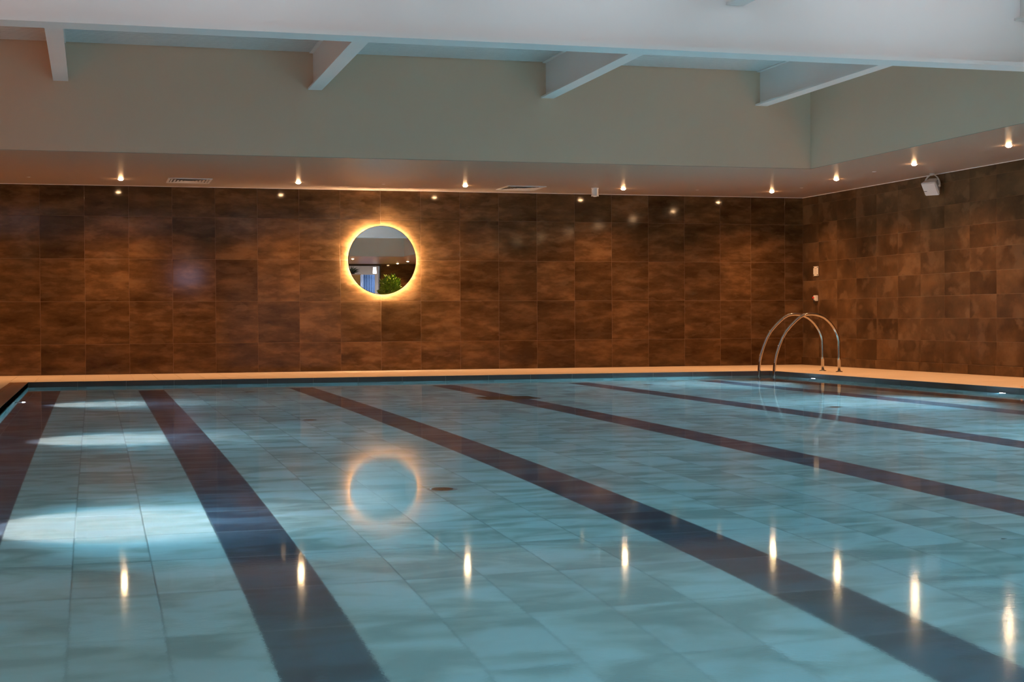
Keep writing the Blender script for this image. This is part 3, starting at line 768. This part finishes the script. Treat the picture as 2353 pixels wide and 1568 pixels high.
for x in (4.5, 7.5, 10.5):
    root = empty('added_lobby_panel', (x, -9.2, HZ))  # unseen panel, added to fill the lobby with light
    bm = new_bm(); add_box(bm, -0.6, 0.6, -0.3, 0.3, -0.02, -0.0005); obj('panel_frame', bm, M_white2, root)
    arealamp('lamp', (0, 0, -0.022), 1.1, 0.5, HALL_W, (0.82, 0.88, 1.0), root)
    tag(root, {4.5: 'left', 7.5: 'middle', 10.5: 'right'}[x]+' added lobby ceiling panel light behind the opening in the near wall', 'added ceiling light', 'added lobby ceiling panels')
# pendant
root = empty('pendant_lamp', (9.45, -8.1, HZ))
bm = new_bm(); add_tube(bm, [(0, 0, -0.001), (0, 0, -0.28)], 0.006, 8); obj('cord', bm, M_black, root)
bm = new_bm(); add_ring(bm, [(0, -0.28), (0.055, -0.28), (0.065, -0.50), (0, -0.50)], 20); obj('shade', bm, emit('pendant_glow', (1, 0.95, 0.88), 6), root)
tag(root, 'white glowing pendant lamp seen in the round mirror', 'pendant lamp')
# curtains
def curtain(x0, x1, y, z0, z1, m, label):
    bm = new_bm(); n = 40; top, bot = [], []
    for side_ in (0, 1):
        a, b = [], []
        for k in range(n+1):
            x = x0+(x1-x0)*k/n; yy = y+0.035*math.sin(k*1.1)+side_*0.006
            a.append(bm.verts.new((x, yy, z0))); b.append(bm.verts.new((x, yy, z1)))
        top.append(b); bot.append(a)
        for k in range(n): bm.faces.new((a[k], a[k+1], b[k+1], b[k]))
    for k in range(n):
        bm.faces.new((top[0][k], top[0][k+1], top[1][k+1], top[1][k])); bm.faces.new((bot[0][k], bot[0][k+1], bot[1][k+1], bot[1][k]))
    tag(obj('curtain', bm, m, smooth=True), label, 'curtain', 'lobby curtains in the mirror')
curtain(9.05, 9.38, -10.0, 0.02, 2.42, plain('white_curtain', (0.34, 0.38, 0.48), 0.8), 'pale curtain left of the blue one in the mirror')
curtain(9.38, 9.80, -10.0, 0.02, 2.42, plain('blue_curtain', (0.055, 0.10, 0.20), 0.8), 'blue curtain seen in the round mirror')

# leafy plants
M_green = plain('green_leaf', (0.16, 0.30, 0.02), 0.5, vary=0.5, vscale=9)
M_dkgreen = plain('dark_green_leaf', (0.03, 0.06, 0.02), 0.5, vary=0.3, vscale=9)
M_pot = plain('charcoal_pot', (0.06, 0.06, 0.06), 0.5)
M_cream = plain('cream_laminate', (0.62, 0.48, 0.22), 0.5)
M_bark = plain('bark', (0.12, 0.08, 0.05), 0.8)
M_soil = plain('soil', (0.04, 0.03, 0.02), 0.9)
root = empty('potted_shrub', (9.45, -5.3, 0))
bm = new_bm(); add_ring(bm, [(0, 0.0), (0.15, 0.0), (0.21, 0.50), (0.19, 0.50), (0.18, 0.45)], 28); obj('pot', bm, M_pot, root, smooth=False)
bm = new_bm(); add_ring(bm, [(0.182, 0.45), (0, 0.46)], 28); obj('soil', bm, M_soil, root)
bm = new_bm(); add_tube(bm, [(0, 0, 0.44), (0.02, 0.01, 0.9), (-0.01, 0.02, 1.35), (0.01, 0, 1.75)], 0.018, 8)
for k in range(7):
    a = k*0.9; add_tube(bm, [(0, 0, 1.2+0.05*k), (0.12*math.cos(a), 0.12*math.sin(a), 1.45+0.06*k), (0.24*math.cos(a), 0.24*math.sin(a), 1.62+0.06*k)], 0.007, 6)
obj('stem', bm, M_bark, root)
def leaves(n, c, rad, size, seed):
    rg = random.Random(seed); bm = new_bm()
    for _ in range(n):
        d = Vector((rg.gauss(0, 1), rg.gauss(0, 1), rg.gauss(0, 1))).normalized()
        p = Vector(c) + Vector((d.x*rad[0], d.y*rad[1], d.z*rad[2]))*(rg.random()**0.4)
        ax = (d+Vector((0, 0, 0.3))+Vector((rg.gauss(0, .4), rg.gauss(0, .4), rg.gauss(0, .4)))).normalized(); sd = ax.orthogonal().normalized(); nn = ax.cross(sd)
        a = rg.random()*6.28; sd = sd*math.cos(a)+nn*math.sin(a); nn = ax.cross(sd)
        L_ = size*(0.7+0.6*rg.random()); w_ = L_*0.20
        v = [bm.verts.new(q) for q in (p, p+ax*L_*0.5+sd*w_+nn*0.01, p+ax*L_-nn*0.02, p+ax*L_*0.5-sd*w_+nn*0.01)]
        bm.faces.new(v)
    return bm
o = obj('foliage', leaves(900, (0.02, 0, 1.72), (0.34, 0.34, 0.52), 0.13, 3), M_green, root); o['kind'] = 'stuff'
tag(root, 'bright green leafy potted shrub reflected in the round mirror', 'plant')
root = empty('shelf_unit', (8.42, -6.9, 0))
bm = new_bm(); add_box(bm, -0.28, 0.28, -0.2, 0.2, 0.0, 2.30); obj('body', bm, M_cream, root)
bm = new_bm(); add_box(bm, -0.30, 0.30, -0.22, 0.22, 2.30, 2.34); obj('top', bm, M_white2, root)
tag(root, 'tall cream unit under the spiky plant in the round mirror', 'cabinet')
root = empty('spiky_plant', (8.45, -6.9, 2.34))
bm = new_bm(); add_ring(bm, [(0, 0), (0.09, 0), (0.11, 0.06), (0.10, 0.06), (0, 0.05)], 20); obj('pot', bm, M_pot, root)
rg = random.Random(5)
for k in range(26):
    a = rg.random()*6.28; el = 0.1+rg.random()*1.0; L_ = 0.24+rg.random()*0.12
    d = Vector((math.cos(a)*math.cos(el), math.sin(a)*math.cos(el), math.sin(el))); s = d.cross(Vector((0, 0, 1))).normalized()
    bm = new_bm(); b0 = Vector((0, 0, 0.05))
    v = [bm.verts.new(q) for q in (b0-s*0.008, b0+s*0.008, b0+d*L_*0.5+s*0.016, b0+d*L_-Vector((0, 0, 0.05)), b0+d*L_*0.5-s*0.016)]
    bm.faces.new(v); obj('leaf', bm, M_dkgreen, root)
tag(root, 'dark spiky plant on the tall unit in the round mirror', 'plant')
